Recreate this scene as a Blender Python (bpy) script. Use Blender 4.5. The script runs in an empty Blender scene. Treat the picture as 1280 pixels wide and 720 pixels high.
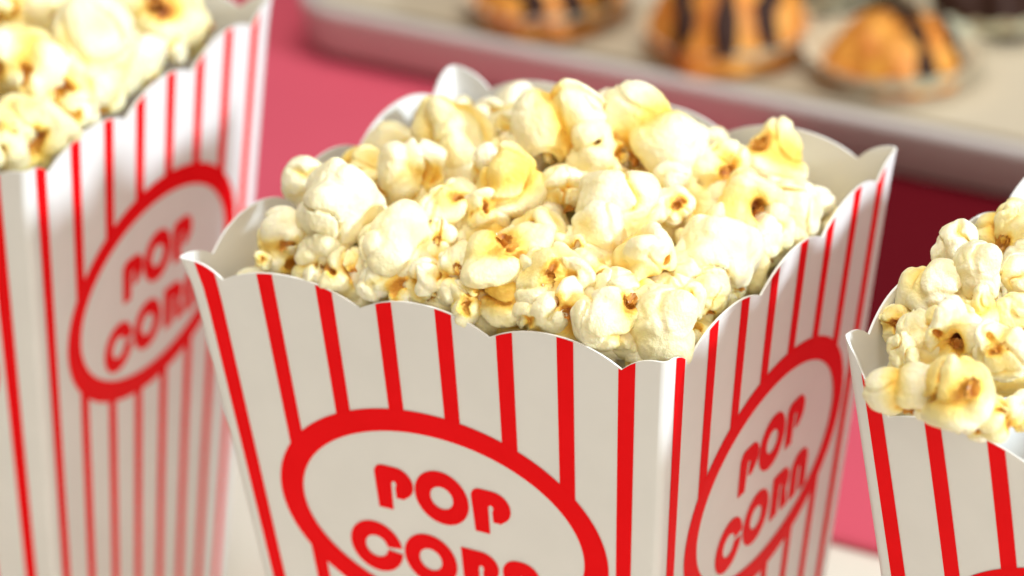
import bpy, bmesh, math, random
import numpy as np
from mathutils import Vector, Matrix
from mathutils.geometry import tessellate_polygon

S = bpy.context.scene
C = S.collection
random.seed(4)

# ------------------------------------------------------------------ camera
H = 0.172            # height of a popcorn box
W = 0.120            # width at its rim
T = 0.1036           # inward taper per metre of depth
cam_d = bpy.data.cameras.new('camera'); cam = bpy.data.objects.new('camera', cam_d); C.objects.link(cam)
cam_d.sensor_width = 36.0; cam_d.lens = 119.23; cam_d.clip_start = 0.01; cam_d.clip_end = 50
def cam_axes(p, y, r):
    f = Vector((math.sin(y)*math.cos(p), math.cos(y)*math.cos(p), -math.sin(p)))
    ri = Vector((math.cos(y), -math.sin(y), 0)); up = ri.cross(f)
    return ri*math.cos(r)+up*math.sin(r), -ri*math.sin(r)+up*math.cos(r), f
cr, cu, cf = cam_axes(0.46012, -0.52199, -0.03652)
m = Matrix((cr, cu, -cf)).transposed().to_4x4(); m.translation = (0.40060, -0.55057, 0.32472+H)
cam.matrix_world = m
cam_d.dof.use_dof = True; cam_d.dof.focus_distance = 0.700; cam_d.dof.aperture_fstop = 11.0
S.camera = cam

# ------------------------------------------------------------------ light
w = bpy.data.worlds.new('World'); S.world = w; w.use_nodes = True
bg = w.node_tree.nodes['Background']; bg.inputs[0].default_value = (1.0, 0.91, 0.78, 1); bg.inputs[1].default_value = 0.19
def area(name, loc, aim, size, energy, col):
    d = bpy.data.lights.new(name, 'AREA'); d.shape = 'DISK'; d.size = size; d.energy = energy; d.color = col
    o = bpy.data.objects.new(name, d); C.objects.link(o); o.location = loc
    o.rotation_euler = (Vector(aim)-Vector(loc)).to_track_quat('-Z', 'Y').to_euler()
    return o
area('window_light', (2.6, 0.10, 0.17+0.95), (0.06, 0.06, 0.16), 0.34, 92, (0.76, 0.89, 1.0))
area('ceiling_light', (0.15, 0.15, 2.0), (0.05, 0.10, 0.15), 1.5, 35, (1.0, 0.97, 0.92))
area('front_fill', (1.3, -1.7, 1.1), (0.06, 0.06, 0.12), 1.6, 23, (1.0, 0.91, 0.78))  # soft fill lamp added on the camera side to lift the front panels
S.view_settings.view_transform = 'Standard'; S.view_settings.look = 'None'
S.view_settings.exposure = -0.02; S.view_settings.gamma = 1.0
S.cycles.use_denoising = True
S.cycles.max_bounces = 12; S.cycles.diffuse_bounces = 8

# ------------------------------------------------------------------ materials
def mat(name, col, rough=0.5, **kw):
    m = bpy.data.materials.new(name); m.use_nodes = True
    b = m.node_tree.nodes['Principled BSDF']
    b.inputs['Base Color'].default_value = (*col, 1); b.inputs['Roughness'].default_value = rough
    for k, v in kw.items(): b.inputs[k.replace('_', ' ')].default_value = v
    return m
def nd(m, typ, **kw):
    n = m.node_tree.nodes.new(typ)
    for k, v in kw.items(): setattr(n, k, v)
    return n
def bump(m, scale, strength, dist, detail=4, typ='ShaderNodeTexNoise'):
    t = nd(m, 'ShaderNodeTexCoord'); n = nd(m, typ); n.inputs['Scale'].default_value = scale
    if 'Detail' in n.inputs: n.inputs['Detail'].default_value = detail
    b = nd(m, 'ShaderNodeBump'); b.inputs['Strength'].default_value = strength; b.inputs['Distance'].default_value = dist
    L = m.node_tree.links
    L.new(t.outputs['Object'], n.inputs['Vector']); L.new(n.outputs[0], b.inputs['Height'])
    L.new(b.outputs[0], m.node_tree.nodes['Principled BSDF'].inputs['Normal'])
    return n
def mottle(m, a, c, scale, lo=0.35, hi=0.65, detail=4, coord='Object'):
    t = nd(m, 'ShaderNodeTexCoord'); n = nd(m, 'ShaderNodeTexNoise'); n.inputs['Scale'].default_value = scale; n.inputs['Detail'].default_value = detail
    r = nd(m, 'ShaderNodeValToRGB'); e = r.color_ramp.elements
    e[0].position = lo; e[0].color = (*a, 1); e[1].position = hi; e[1].color = (*c, 1)
    L = m.node_tree.links
    L.new(t.outputs[coord], n.inputs['Vector']); L.new(n.outputs[0], r.inputs[0])
    L.new(r.outputs[0], m.node_tree.nodes['Principled BSDF'].inputs['Base Color'])

M = {}
M['card'] = mat('white_card', (0.80, 0.79, 0.765), 0.42); mottle(M['card'], (0.785, 0.775, 0.75), (0.815, 0.805, 0.78), 60)
bump(M['card'], 38, 0.10, 0.0012, 6)
M['red'] = mat('red_ink', (0.92, 0.002, 0.006), 0.5); mottle(M['red'], (0.90, 0.002, 0.005), (0.94, 0.003, 0.007), 80); M['red'].node_tree.nodes['Principled BSDF'].inputs['Specular IOR Level'].default_value = 0.06
M['pink'] = mat('pink_cloth', (0.72, 0.085, 0.16), 0.75); mottle(M['pink'], (0.57, 0.066, 0.108), (0.60, 0.074, 0.118), 9)
M['table'] = mat('cream_table', (0.80, 0.68, 0.50), 0.55); 
M['metal'] = mat('tray_metal', (0.56, 0.52, 0.49), 0.5, Metallic=0.1); bump(M['metal'], 120, 0.1, 0.001)
M['parch'] = mat('parchment', (0.54, 0.455, 0.33), 0.6); bump(M['parch'], 30, 0.3, 0.002)
M['cup'] = mat('paper_cup', (0.78, 0.70, 0.50), 0.6); mottle(M['cup'], (0.76, 0.67, 0.48), (0.62, 0.70, 0.53), 28, 0.55, 0.70)
M['cookie'] = mat('baked_crust', (0.6, 0.2, 0.03), 0.55); mottle(M['cookie'], (0.56, 0.16, 0.016), (0.76, 0.34, 0.045), 90)
bump(M['cookie'], 400, 0.5, 0.002)
M['choc'] = mat('chocolate', (0.035, 0.012, 0.006), 0.6, Specular_IOR_Level=0.2)
M['hull'] = mat('kernel_hull', (0.5, 0.2, 0.03), 0.28); mottle(M['hull'], (0.44, 0.15, 0.02), (0.76, 0.40, 0.08), 3)
def popcorn_mat():
    m = mat('popped_corn', (0.9, 0.8, 0.55), 0.42)
    L = m.node_tree.links; b = m.node_tree.nodes['Principled BSDF']
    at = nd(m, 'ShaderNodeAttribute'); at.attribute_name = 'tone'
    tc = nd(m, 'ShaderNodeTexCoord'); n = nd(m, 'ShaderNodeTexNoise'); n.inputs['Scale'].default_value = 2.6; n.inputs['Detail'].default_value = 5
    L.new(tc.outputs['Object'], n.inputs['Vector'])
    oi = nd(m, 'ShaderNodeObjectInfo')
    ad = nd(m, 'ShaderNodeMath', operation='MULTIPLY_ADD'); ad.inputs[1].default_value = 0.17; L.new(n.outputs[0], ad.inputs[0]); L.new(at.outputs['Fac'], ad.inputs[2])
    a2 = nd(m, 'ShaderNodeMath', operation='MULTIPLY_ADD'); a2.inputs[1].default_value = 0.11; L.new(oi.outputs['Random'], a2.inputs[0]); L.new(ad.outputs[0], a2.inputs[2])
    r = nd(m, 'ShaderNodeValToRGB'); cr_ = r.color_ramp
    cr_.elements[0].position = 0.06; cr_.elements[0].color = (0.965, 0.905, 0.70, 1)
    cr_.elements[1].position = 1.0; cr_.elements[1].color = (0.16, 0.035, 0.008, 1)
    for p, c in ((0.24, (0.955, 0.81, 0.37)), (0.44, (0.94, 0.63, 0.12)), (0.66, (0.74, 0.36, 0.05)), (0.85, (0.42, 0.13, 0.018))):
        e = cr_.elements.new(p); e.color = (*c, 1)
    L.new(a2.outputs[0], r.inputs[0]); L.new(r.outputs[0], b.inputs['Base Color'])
    b.inputs['Subsurface Weight'].default_value = 0.25; b.inputs['Subsurface Radius'].default_value = (1.0, 0.62, 0.20); b.inputs['Subsurface Scale'].default_value = 0.0022
    b.inputs['Specular IOR Level'].default_value = 0.35
    n2 = nd(m, 'ShaderNodeTexNoise'); n2.inputs['Scale'].default_value = 7; n2.inputs['Detail'].default_value = 6; n2.inputs['Roughness'].default_value = 0.6
    L.new(tc.outputs['Object'], n2.inputs['Vector'])
    bp = nd(m, 'ShaderNodeBump'); bp.inputs['Strength'].default_value = 0.26; bp.inputs['Distance'].default_value = 0.06
    L.new(n2.outputs[0], bp.inputs['Height']); L.new(bp.outputs[0], b.inputs['Normal'])
    return m
M['corn'] = popcorn_mat()

# ------------------------------------------------------------------ helpers
def link(name, me, material=None, parent=None, smooth=True):
    if material and not me.materials: me.materials.append(material)
    if smooth: me.polygons.foreach_set('use_smooth', [True]*len(me.polygons))
    o = bpy.data.objects.new(name, me); C.objects.link(o)
    if parent: o.parent = parent
    return o
def mesh(name, v, f):
    me = bpy.data.meshes.new(name); me.from_pydata([tuple(p) for p in v], [], f); me.update(); return me
def tag(o, label, cat, group=None, kind=None):
    if label: o['label'] = label
    if cat: o['category'] = cat
    if group: o['group'] = group
    if kind: o['kind'] = kind
    return o
def empty(name, loc=(0, 0, 0), rz=0):
    o = bpy.data.objects.new(name, None); C.objects.link(o); o.location = loc; o.rotation_euler = (0, 0, rz); o.empty_display_size = 0.02
    return o
def grid(nu, nv, fn, closed=False):
    v = [fn(i/nu, j/nv) for j in range(nv+1) for i in range(nu if closed else nu+1)]
    n = nu if closed else nu+1
    f = [(j*n+i, j*n+(i+1) % n, (j+1)*n+(i+1) % n, (j+1)*n+i) for j in range(nv) for i in range(nu)]
    return v, f

# ------------------------------------------------------------------ setting
def plane(name, x0, x1, y0, y1, z, m, nx=1, ny=1, zf=None):
    v, f = grid(nx, ny, lambda a, b: (x0+(x1-x0)*a, y0+(y1-y0)*b, z+(zf(x0+(x1-x0)*a, y0+(y1-y0)*b) if zf else 0)))
    return link(name, mesh(name, v, f), m)
tb = bmesh.new(); bmesh.ops.create_cube(tb, size=1)
for q in tb.verts: q.co = Vector((q.co.x*2.4-0.1, q.co.y*1.9+0.45, q.co.z*0.03-0.015))
tm = bpy.data.meshes.new('table'); tb.to_mesh(tm); tb.free()
o = link('table', tm, M['table'], smooth=False); o['kind'] = 'structure'
mt = M['table']; mottle(mt, (0.66, 0.60, 0.50), (0.70, 0.64, 0.54), 6)
# pink runner: thin cloth with a soft hem along its front edge
def runner():
    prof = [(0.2124, 0.0004), (0.2120, 0.0022), (0.2126, 0.0034), (0.2139, 0.0038), (0.2154, 0.0032), (0.2174, 0.0030)] + [(0.22+0.05*i, 0.0030) for i in range(0, 22)]
    n = len(prof); nx = 90; v = []; f = []
    for i in range(nx+1):
        x = -1.0+2.0*i/nx
        for j, (y, z) in enumerate(prof):
            v.append((x, y+0.0012*math.sin(x*23+1)+0.03*x*0, z+(0.0006*math.sin(x*9+y*14)+0.0006 if j > 5 else 0)))
    for i in range(nx):
        for j in range(n-1): f.append((i*n+j, (i+1)*n+j, (i+1)*n+j+1, i*n+j+1))
    me = mesh('pink_cloth', v, f)
    return link('table_runner', me, M['pink'])
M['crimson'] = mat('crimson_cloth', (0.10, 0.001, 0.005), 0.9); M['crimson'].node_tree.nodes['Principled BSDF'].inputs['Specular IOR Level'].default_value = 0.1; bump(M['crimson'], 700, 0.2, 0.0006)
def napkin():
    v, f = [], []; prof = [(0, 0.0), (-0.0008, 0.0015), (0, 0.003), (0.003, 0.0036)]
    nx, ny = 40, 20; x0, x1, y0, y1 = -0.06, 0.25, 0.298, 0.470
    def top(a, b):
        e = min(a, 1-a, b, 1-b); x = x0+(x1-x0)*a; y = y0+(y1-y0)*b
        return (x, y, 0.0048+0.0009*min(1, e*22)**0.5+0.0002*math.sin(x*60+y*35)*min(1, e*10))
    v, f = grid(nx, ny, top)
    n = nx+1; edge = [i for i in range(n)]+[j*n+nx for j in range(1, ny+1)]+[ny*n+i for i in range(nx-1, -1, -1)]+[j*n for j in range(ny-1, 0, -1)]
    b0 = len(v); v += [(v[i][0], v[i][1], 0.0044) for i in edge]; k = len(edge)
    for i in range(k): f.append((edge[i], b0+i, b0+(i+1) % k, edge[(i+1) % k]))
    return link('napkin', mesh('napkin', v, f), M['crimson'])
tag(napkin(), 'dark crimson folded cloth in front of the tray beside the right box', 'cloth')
tag(runner(), 'smooth pink cloth runner spread under the tray behind the boxes', 'table runner')

# ------------------------------------------------------------------ popcorn boxes
CUSP = (0.08, 0.37, 0.64, 0.91); HC = 0.0042; AMP = 0.0044
SU = [0.05+0.1245*i for i in range(8)]; SW = 0.0168
class Box:
    def __init__(s, bows=(0, 0, 0, 0), tips=(0, 0, 0, 0), lifts=(0, 0, 0, 0), flare=(0.001,)*4):
        s.bows, s.tips, s.lifts, s.flare = bows, tips, lifts, flare      # panels: 0 front, 1 right, 2 back, 3 left; corner k starts panel k
    def rim(s, k, u):
        if u < CUSP[0]: t = 1-u/CUSP[0]; tt = max(0, 1-u/0.045); e = 1-(1-t)**2.6; h = HC-AMP*e-s.tips[k]*(1-(1-tt)**2)
        elif u > CUSP[3]: t = (u-CUSP[3])/(1-CUSP[3]); e = 1-(1-t)**2.6; h = HC-AMP*e-(0 if s.lifts[k] > 0 else s.tips[(k+1) % 4])*(1-(1-t)**4)
        else:
            for a, b in zip(CUSP[:-1], CUSP[1:]):
                if a <= u <= b: t = (u-a)/(b-a); h = HC-AMP*(1-abs(2*t-1)**2.2)
        return h-s.lifts[k]*min(1.0, max(0, u)/0.15)**0.5
    def pt(s, k, u, h, off=0.0):
        r = 0.0020; w = W/2-T*h; x = (2*u-1)*w; e = w-abs(x)
        if e < r:
            a = (r-e)/r*math.pi/4; sg = 1 if x > 0 else -1
            px = sg*(w-r+(r+off)*math.sin(a)); py = -(w-r)-(r+off)*math.cos(a)
        else:
            px = x; py = -w-off
        py -= s.bows[k]*(1-(2*u-1)**2)*math.exp(-max(h, 0)/0.07)
        for c, uu in ((k, u), ((k+1) % 4, 1-u)):                         # flared paper tips at the corners
            d = max(0.0, 1-max(h+0.004, 0)/0.016)**2*max(0.0, 1-uu/0.12)**1.5*s.flare[c]
            if d: px += (-d if c == k else d)*0.7; py -= d*0.7
        for _ in range(k): px, py = -py, px
        return (px, py, H-h)
    def ux(s, x, h): return 0.5+x/(2*(W/2-T*h))

def ring_gap(x, a=0.042, b=0.029, hc=0.0568):
    q = 1-(x/a)**2
    return None if q <= 0 else (hc-b*math.sqrt(q), hc+b*math.sqrt(q))
def P_poly():
    p = [(0, 2.4)]+[(2.4-2.4*math.cos(a), 2.4-2.4*math.sin(a)) for a in np.linspace(0.2, math.pi/2, 6)]
    p += [(5.6+4.3*math.cos(a), 4.15+4.15*math.sin(a)) for a in np.linspace(-math.pi/2, math.pi/2-0.5, 15)]
    p += [(7.2, 8.3), (5.15, 8.3), (5.15, 5.4), (5.45, 4.9), (5.4, 4.2), (4.9, 3.8), (4.4, 4.1), (4.2, 4.8), (4.05, 11.7), (0.35, 11.7)]
    return p
def R_poly():
    p = [(0, 0), (4.5, 0)]+[(5.2+4.2*math.cos(a), 3.9+3.9*math.sin(a)) for a in np.linspace(-math.pi/2, 0.75, 12)]
    p += [(8.6, 7.4), (9.7, 11.7), (5.9, 11.7), (5.2, 8.0), (5.2, 5.4), (5.45, 4.9), (5.4, 4.2), (4.9, 3.8), (4.4, 4.1), (4.2, 4.8), (4.1, 11.7), (0, 11.7)]
    return p
def N_poly():
    p = [(0, 4.0)]+[(4.2-4.2*math.cos(a), 4.0-4.0*math.sin(a)) for a in np.linspace(0.15, math.pi/2, 8)]
    p += [(5.2+4.3*math.sin(a), 4.0-4.0*math.cos(a)) for a in np.linspace(0.05, math.pi/2, 9)]
    p += [(9.5, 11.7), (5.4, 11.7), (5.4, 5.0), (5.1, 4.2), (4.75, 4.0), (4.4, 4.2), (4.1, 5.0), (4.1, 11.7), (0, 11.7)]
    return p
def poly_mesh(pts):
    tr = tessellate_polygon([[Vector((x, y, 0)) for x, y in pts]])
    return pts, [tuple(t) for t in tr]
def annulus(cx, cy, ro, ri, a0=0.0, a1=2*math.pi, n=48, ry=1.0):
    full = abs(a1-a0-2*math.pi) < 1e-6; v = []; f = []
    for i in range(n if full else n+1):
        a = a0+(a1-a0)*i/n
        v += [(cx+ro*math.cos(a), cy+ro*ry*math.sin(a)), (cx+ri*math.cos(a), cy+ri*ry*math.sin(a))]
    k = len(v)//2
    for i in range(n): j = (i+1) % k; f.append((2*i, 2*j, 2*j+1, 2*i+1))
    return v, f
def shift(vf, dx, dy): return [(x+dx, y+dy) for x, y in vf[0]], vf[1]
LETTERS = [('letter_p', shift(poly_mesh(P_poly()), -16.4, 44.3)), ('letter_o', annulus(0.7, 49.5, 6.9, 2.9, ry=1.02)),
           ('letter_p', shift(poly_mesh(P_poly()), 8.4, 44.3)),
           ('letter_c', annulus(-18.0, 67.4, 6.8, 2.9, 0.10, 2*math.pi-0.12)), ('letter_o', annulus(-3.9, 67.4, 6.8, 2.9)),
           ('letter_r', shift(poly_mesh(R_poly()), 4.4, 61.6)), ('letter_n', shift(poly_mesh(N_poly()), 14.8, 61.6))]

def make_box(bx, loc, rz, label, printed=(0, 1)):
    root = empty('popcorn_box', loc, rz)
    tag(root, label, 'popcorn box', 'striped popcorn boxes')
    us = sorted(set([0, 0.004, 0.008, 0.012, 0.0167]+[1-q for q in (0, 0.004, 0.008, 0.012, 0.0167)]+list(CUSP)+[i/84 for i in range(1, 84)]))
    hs_n = 26
    for k in range(4):
        v = []; n = len(us)
        def row(j, off):
            for u in us:
                top = bx.rim(k, u); f_ = j/hs_n; h = top+(H-0.0006-top)*f_**1.4
                v.append(bx.pt(k, u, h, off))
        for j in range(hs_n+1): row(j, 0.0)
        for j in range(hs_n+1): row(j, -0.00055)
        f = []; B = n*(hs_n+1)
        for j in range(hs_n):
            for i in range(n-1):
                a = j*n+i; f.append((a, a+n, a+n+1, a+1)); f.append((B+a, B+a+1, B+a+n+1, B+a+n))
        for i in range(n-1): f.append((i, i+1, B+i+1, B+i))
        me = mesh('card_panel', v, f)
        pan = link('panel', me, M['card'], root)
        try: me.set_sharp_from_angle(angle=math.radians(50))
        except Exception: pass
        if k not in printed: continue
        OFF = 0.00014
        for i, u0 in enumerate(SU):
            v = []; f = []
            cols = [u0-SW+2*SW*c/6 for c in range(7)]
            def band(fa, fb, rows=14):
                b0 = len(v)
                for c in cols:
                    a, b = fa(c), fb(c)
                    for j in range(rows+1): v.append(bx.pt(k, c, a+(b-a)*j/rows, OFF))
                for c in range(6):
                    for j in range(rows): p = b0+c*(rows+1)+j; f.append((p, p+1, p+rows+2, p+rows+1))
            if 1 <= i <= 6:
                def lim(c, s):
                    h = 0.0568
                    for _ in range(12):
                        g = ring_gap((2*c-1)*(W/2-T*h)); 
                        h = (g[s] if g else 0.0568)
                    return h+(0.001 if s == 0 else -0.001)
                band(lambda c: bx.rim(k, c)+0.0001, lambda c: lim(c, 0)); link('stripe', mesh('printed_stripe', v, f), M['red'], pan); v = []; f = []
                band(lambda c: lim(c, 1), lambda c: H-0.001)
            else: band(lambda c: bx.rim(k, c)+0.0001, lambda c: H-0.001, 26)
            link('stripe', mesh('printed_stripe', v, f), M['red'], pan)
        v2, f2 = annulus(0, 56.8, 42, 36, n=120, ry=29/42)
        v2 = [(x, y) if q % 2 == 0 else (36*math.cos(2*math.pi*(q//2)/120), 56.8+23.3*math.sin(2*math.pi*(q//2)/120)) for q, (x, y) in enumerate(v2)]
        def put(name, vf, off):
            vv = [bx.pt(k, bx.ux(x/1000, y/1000), y/1000, off) for x, y in vf[0]]
            me = mesh(name, vv, vf[1]); bm = bmesh.new(); bm.from_mesh(me); bmesh.ops.recalc_face_normals(bm, faces=bm.faces); bm.to_mesh(me); bm.free()
            return link(name, me, M['red'], pan)
        put('oval_ring', (v2, f2), 0.00018)
        for nm, vf in LETTERS: put(nm, vf, 0.00015+0.0001*abs(bx.bows[k])/0.006)
    wb = W/2-T*H-0.001
    bm = bmesh.new(); bmesh.ops.create_cube(bm, size=1)
    for q in bm.verts: q.co = Vector((q.co.x*2*wb, q.co.y*2*wb, q.co.z*0.0006+0.0016))
    me = bpy.data.meshes.new('base'); bm.to_mesh(me); bm.free(); link('base', me, M['card'], root, False)
    return root

BOXES = {
 'c': (Box((-0.0016, 0.0010, 0, 0.001), (-0.0004, 0, 0, 0.0), (0, 0, 0, 0), (0.0026, 0.0003, 0.0006, 0.0008)), (0.06, 0.06, 0), 0.0),
 'l': (Box((0, 0.001, 0, 0)), (-0.1225, 0.0775, 0), 0.0658),
 'r': (Box((0.008, 0.001, 0, 0.002), (0.0100, 0, 0, 0.0), (-0.001, 0, 0, 0.0100), (0.0, 0.001, 0.001, 0.0)), (0.2205, 0.0650, 0), -0.0684),
}
make_box(*BOXES['c'], 'red and white striped popcorn box in sharp focus in the middle')
make_box(*BOXES['l'], 'striped popcorn box cut off by the left edge of the picture')
make_box(*BOXES['r'], 'striped popcorn box cut off by the right edge of the picture')

# ------------------------------------------------------------------ popped kernels: implicit lobes -> surface mesh
def surface_nets(D, lo, step):
    n = D.shape[0]; neg = D < 0
    c = [neg[i:n-1+i, j:n-1+j, k:n-1+k] for i in (0, 1) for j in (0, 1) for k in (0, 1)]
    tot = sum(x.astype(np.int8) for x in c); act = (tot > 0) & (tot < 8)
    idx = -np.ones(act.shape, int); ids = np.argwhere(act); idx[act] = np.arange(len(ids))
    P = np.zeros((len(ids), 3)); cnt = np.zeros(len(ids))
    ed = [((0,0,0),(1,0,0)),((0,1,0),(1,1,0)),((0,0,1),(1,0,1)),((0,1,1),(1,1,1)),((0,0,0),(0,1,0)),((1,0,0),(1,1,0)),((0,0,1),(0,1,1)),((1,0,1),(1,1,1)),
          ((0,0,0),(0,0,1)),((1,0,0),(1,0,1)),((0,1,0),(0,1,1)),((1,1,0),(1,1,1))]
    for a, b in ed:
        a = np.array(a); b = np.array(b)
        da = D[tuple((ids+a).T)]; db = D[tuple((ids+b).T)]; x = (da < 0) != (db < 0)
        t = np.where(x, da/np.where(x, da-db, 1), 0)
        P[x] += (ids+a+(b-a)*t[:, None])[x]; cnt[x] += 1
    P /= cnt[:, None]
    F = []
    for ax in range(3):
        sl0 = [slice(1, n-1)]*3; sl1 = list(sl0); sl0[ax] = slice(0, n-1); sl1[ax] = slice(1, n)
        a = neg[tuple(sl0)]; b = neg[tuple(sl1)]
        e = np.argwhere(a != b); 
        base = e.copy()
        for q in range(3):
            if q != ax: base[:, q] += 1
        flip = a[tuple(e.T)]
        u, v = (ax+1) % 3, (ax+2) % 3
        du = np.zeros(3, int); du[u] = 1; dv = np.zeros(3, int); dv[v] = 1
        q = np.stack([idx[tuple((base-du-dv).T)], idx[tuple((base-dv).T)], idx[tuple(base.T)], idx[tuple((base-du).T)]], 1)
        q[~flip] = q[~flip][:, ::-1]
        F.append(q)
    return lo+P*step, np.concatenate(F)
def noise3(rng, n, cells):
    g = rng.standard_normal((cells+2,)*3); x = np.linspace(0, cells, n); i = x.astype(int); t = x-i; t = t*t*(3-2*t)
    for ax in range(3):
        sh = [1, 1, 1]; sh[ax] = n; tt = t.reshape(sh)
        g = np.take(g, i, axis=ax)*(1-tt)+np.take(g, i+1, axis=ax)*tt
    return g
RES = 60; LIM = 1.42; STEP = 2*LIM/(RES-1)
ax_ = np.linspace(-LIM, LIM, RES); GX, GY, GZ = np.meshgrid(ax_, ax_, ax_, indexing='ij'); GP = np.stack([GX, GY, GZ], -1)
def rand_rot(rng):
    q = rng.standard_normal(4); q /= np.linalg.norm(q); w_, x, y, z = q
    return np.array([[1-2*(y*y+z*z), 2*(x*y-z*w_), 2*(x*z+y*w_)], [2*(x*y+z*w_), 1-2*(x*x+z*z), 2*(y*z-x*w_)], [2*(x*z-y*w_), 2*(y*z+x*w_), 1-2*(x*x+y*y)]])
def ell(c, r, rot=None):
    p = GP-np.array(c)
    if rot is not None: p = p@rot
    r = np.array(r); k0 = np.linalg.norm(p/r, axis=-1); k1 = np.linalg.norm(p/(r*r), axis=-1)
    return k0*(k0-1)/np.maximum(k1, 1e-6)
def smin(a, b, k): h = np.clip(0.5+0.5*(b-a)/k, 0, 1); return b*(1-h)+a*h-k*h*(1-h)
def unit(v): v = np.array(v, float); return v/np.linalg.norm(v)
def flake(kind, seed):
    """one popped kernel of about unit radius; its opening with the hull, where it has one, looks along +Z"""
    rng = np.random.default_rng(seed); lobes = []; pits = []; k = 0.09
    def around(n, rad, size, zlo=-1.0, zhi=1.0, jit=0.25, flat=1.0):
        for i in range(n):
            a = 2*math.pi*(i+rng.uniform(-jit, jit))/n; z = rng.uniform(zlo, zhi)
            d = unit((math.cos(a), math.sin(a), z)); s = size*rng.uniform(0.8, 1.2)
            lobes.append((d*rad*rng.uniform(0.85, 1.1), (s, s*rng.uniform(0.85, 1.1), s*flat*rng.uniform(0.85, 1.0)), rand_rot(rng)))
    if kind == 'mush':
        lobes.append(((0, 0, 0.12), (0.92*rng.uniform(.92, 1.05), 0.84, 0.78*rng.uniform(.95, 1.1)), rand_rot(rng)))
        around(3, 0.48, 0.56, -0.1, 0.9); around(3, 0.60, 0.46, -1.3, -0.5); k = 0.11
        pits += [((rng.uniform(-.3, .3), 0.15, -0.85), (0.34, 0.16, 0.26))]
    elif kind == 'multi':
        lobes.append(((0, 0, 0), (0.55, 0.55, 0.5), None))
        around(3, 0.50, 0.58, -0.35, 0.35); around(2, 0.55, 0.50, 0.9, 1.6); around(2, 0.5, 0.42, -1.6, -0.9); k = 0.08
        a = rng.uniform(0, 6.28)
        pits += [((0.30*math.cos(a), 0.30*math.sin(a), 0.72), (0.26, 0.09, 0.30)), ((-0.45*math.cos(a), -0.45*math.sin(a), 0.60), (0.09, 0.22, 0.22))]
    elif kind == 'ring':
        lobes.append(((0, 0, -0.05), (0.80, 0.74, 0.68), rand_rot(rng))); around(4, 0.50, 0.50, 0.0, 0.55); around(3, 0.5, 0.48, -1.2, -0.4); k = 0.10
        a = rng.uniform(0, 6.28)
        for q in range(3): pits.append(((0.17*math.cos(a+2*q), 0.17*math.sin(a+2*q), 0.68), (rng.uniform(.10, .26), rng.uniform(.07, .13), 0.32)))
    elif kind == 'curl':
        for i in range(4):
            a = i*1.5+rng.uniform(-.3, .3); d = np.array((math.cos(a), math.sin(a), rng.uniform(-.2, .5)))
            lobes.append((d*0.46, (0.70, 0.56, 0.30), rand_rot(rng)))
        lobes.append(((0, 0, -0.12), (0.66, 0.6, 0.48), None)); around(3, 0.5, 0.42, -1, 1); k = 0.07
        pits += [((0.05, 0.0, 0.62), (0.32, 0.12, 0.36)), ((-0.4, 0.35, 0.42), (0.16, 0.10, 0.2))]
    elif kind == 'cone':
        lobes += [((0, 0, 0.62), (0.28, 0.32, 0.46), None), ((0.05, 0, 0.1), (0.60, 0.54, 0.56), None), ((0, 0.05, -0.32), (0.84, 0.70, 0.50), None)]
        around(3, 0.55, 0.42, -0.9, -0.3); k = 0.12; pits.append(((-0.55, -0.32, 0.35), (0.26, 0.15, 0.3)))
    elif kind == 'bean':
        lobes += [((-0.40, 0, 0), (0.68, 0.74, 0.70), rand_rot(rng)), ((0.46, 0.05, 0.06), (0.64, 0.70, 0.66), rand_rot(rng))]
        around(3, 0.5, 0.42, -1.4, -0.5); k = 0.06; pits += [((0.04, -0.34, -0.70), (0.28, 0.14, 0.26))]
    D = None
    for c, r, rot in lobes:
        d = ell(c, r, rot); D = d if D is None else smin(D, d, k)
    D = D+0.060*noise3(rng, RES, 4)+0.024*noise3(rng, RES, 8)+0.008*noise3(rng, RES, 20)
    for _ in range(3):                                                   # flattened sides where the flake set against the pan
        n_ = unit(rng.standard_normal(3)); D = -smin(-D, -(GP@n_-rng.uniform(0.66, 0.88)), 0.16)
    D = D+0.080*np.exp(-(noise3(rng, RES, 3)/0.13)**2)+0.025*np.exp(-(noise3(rng, RES, 6)/0.12)**2)
    D = D+0.26*np.exp(-(noise3(rng, RES, 3)/0.085)**2)*np.clip(noise3(rng, RES, 3)*1.5+0.35, 0, 1)      # deep folds between petals
    pd = np.full(D.shape, 9.0)
    for c, r in pits:
        e = ell(c, r, rand_rot(rng))+0.05*noise3(rng, RES, 9); pd = np.minimum(pd, e); D = -smin(-D, e, 0.05)
    V, F = surface_nets(D, -LIM, STEP)
    gi = np.clip(np.rint((V+LIM)/STEP).astype(int), 0, RES-1)
    pdv = pd[tuple(gi.T)]+0.07*noise3(rng, RES, 7)[tuple(gi.T)]
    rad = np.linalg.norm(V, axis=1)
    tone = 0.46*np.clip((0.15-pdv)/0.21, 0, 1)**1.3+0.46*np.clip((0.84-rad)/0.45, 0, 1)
    me = bpy.data.meshes.new('popped_'+kind); me.from_pydata(V.tolist(), [], F.tolist()); me.update()
    at = me.attributes.new('tone', 'FLOAT', 'POINT'); at.data.foreach_set('value', tone.astype(np.float32))
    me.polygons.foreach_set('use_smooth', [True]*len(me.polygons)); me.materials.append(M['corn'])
    # hull scrap at the bottom of the first opening
    c, r = pits[0]; c = np.array(c); nrm = unit(c)
    t1 = unit(np.cross(nrm, (0.3, 0.8, 0.5))); t2 = np.cross(nrm, t1); hv = []; n = 7
    ctr = c-nrm*r[2]*0.78
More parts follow.
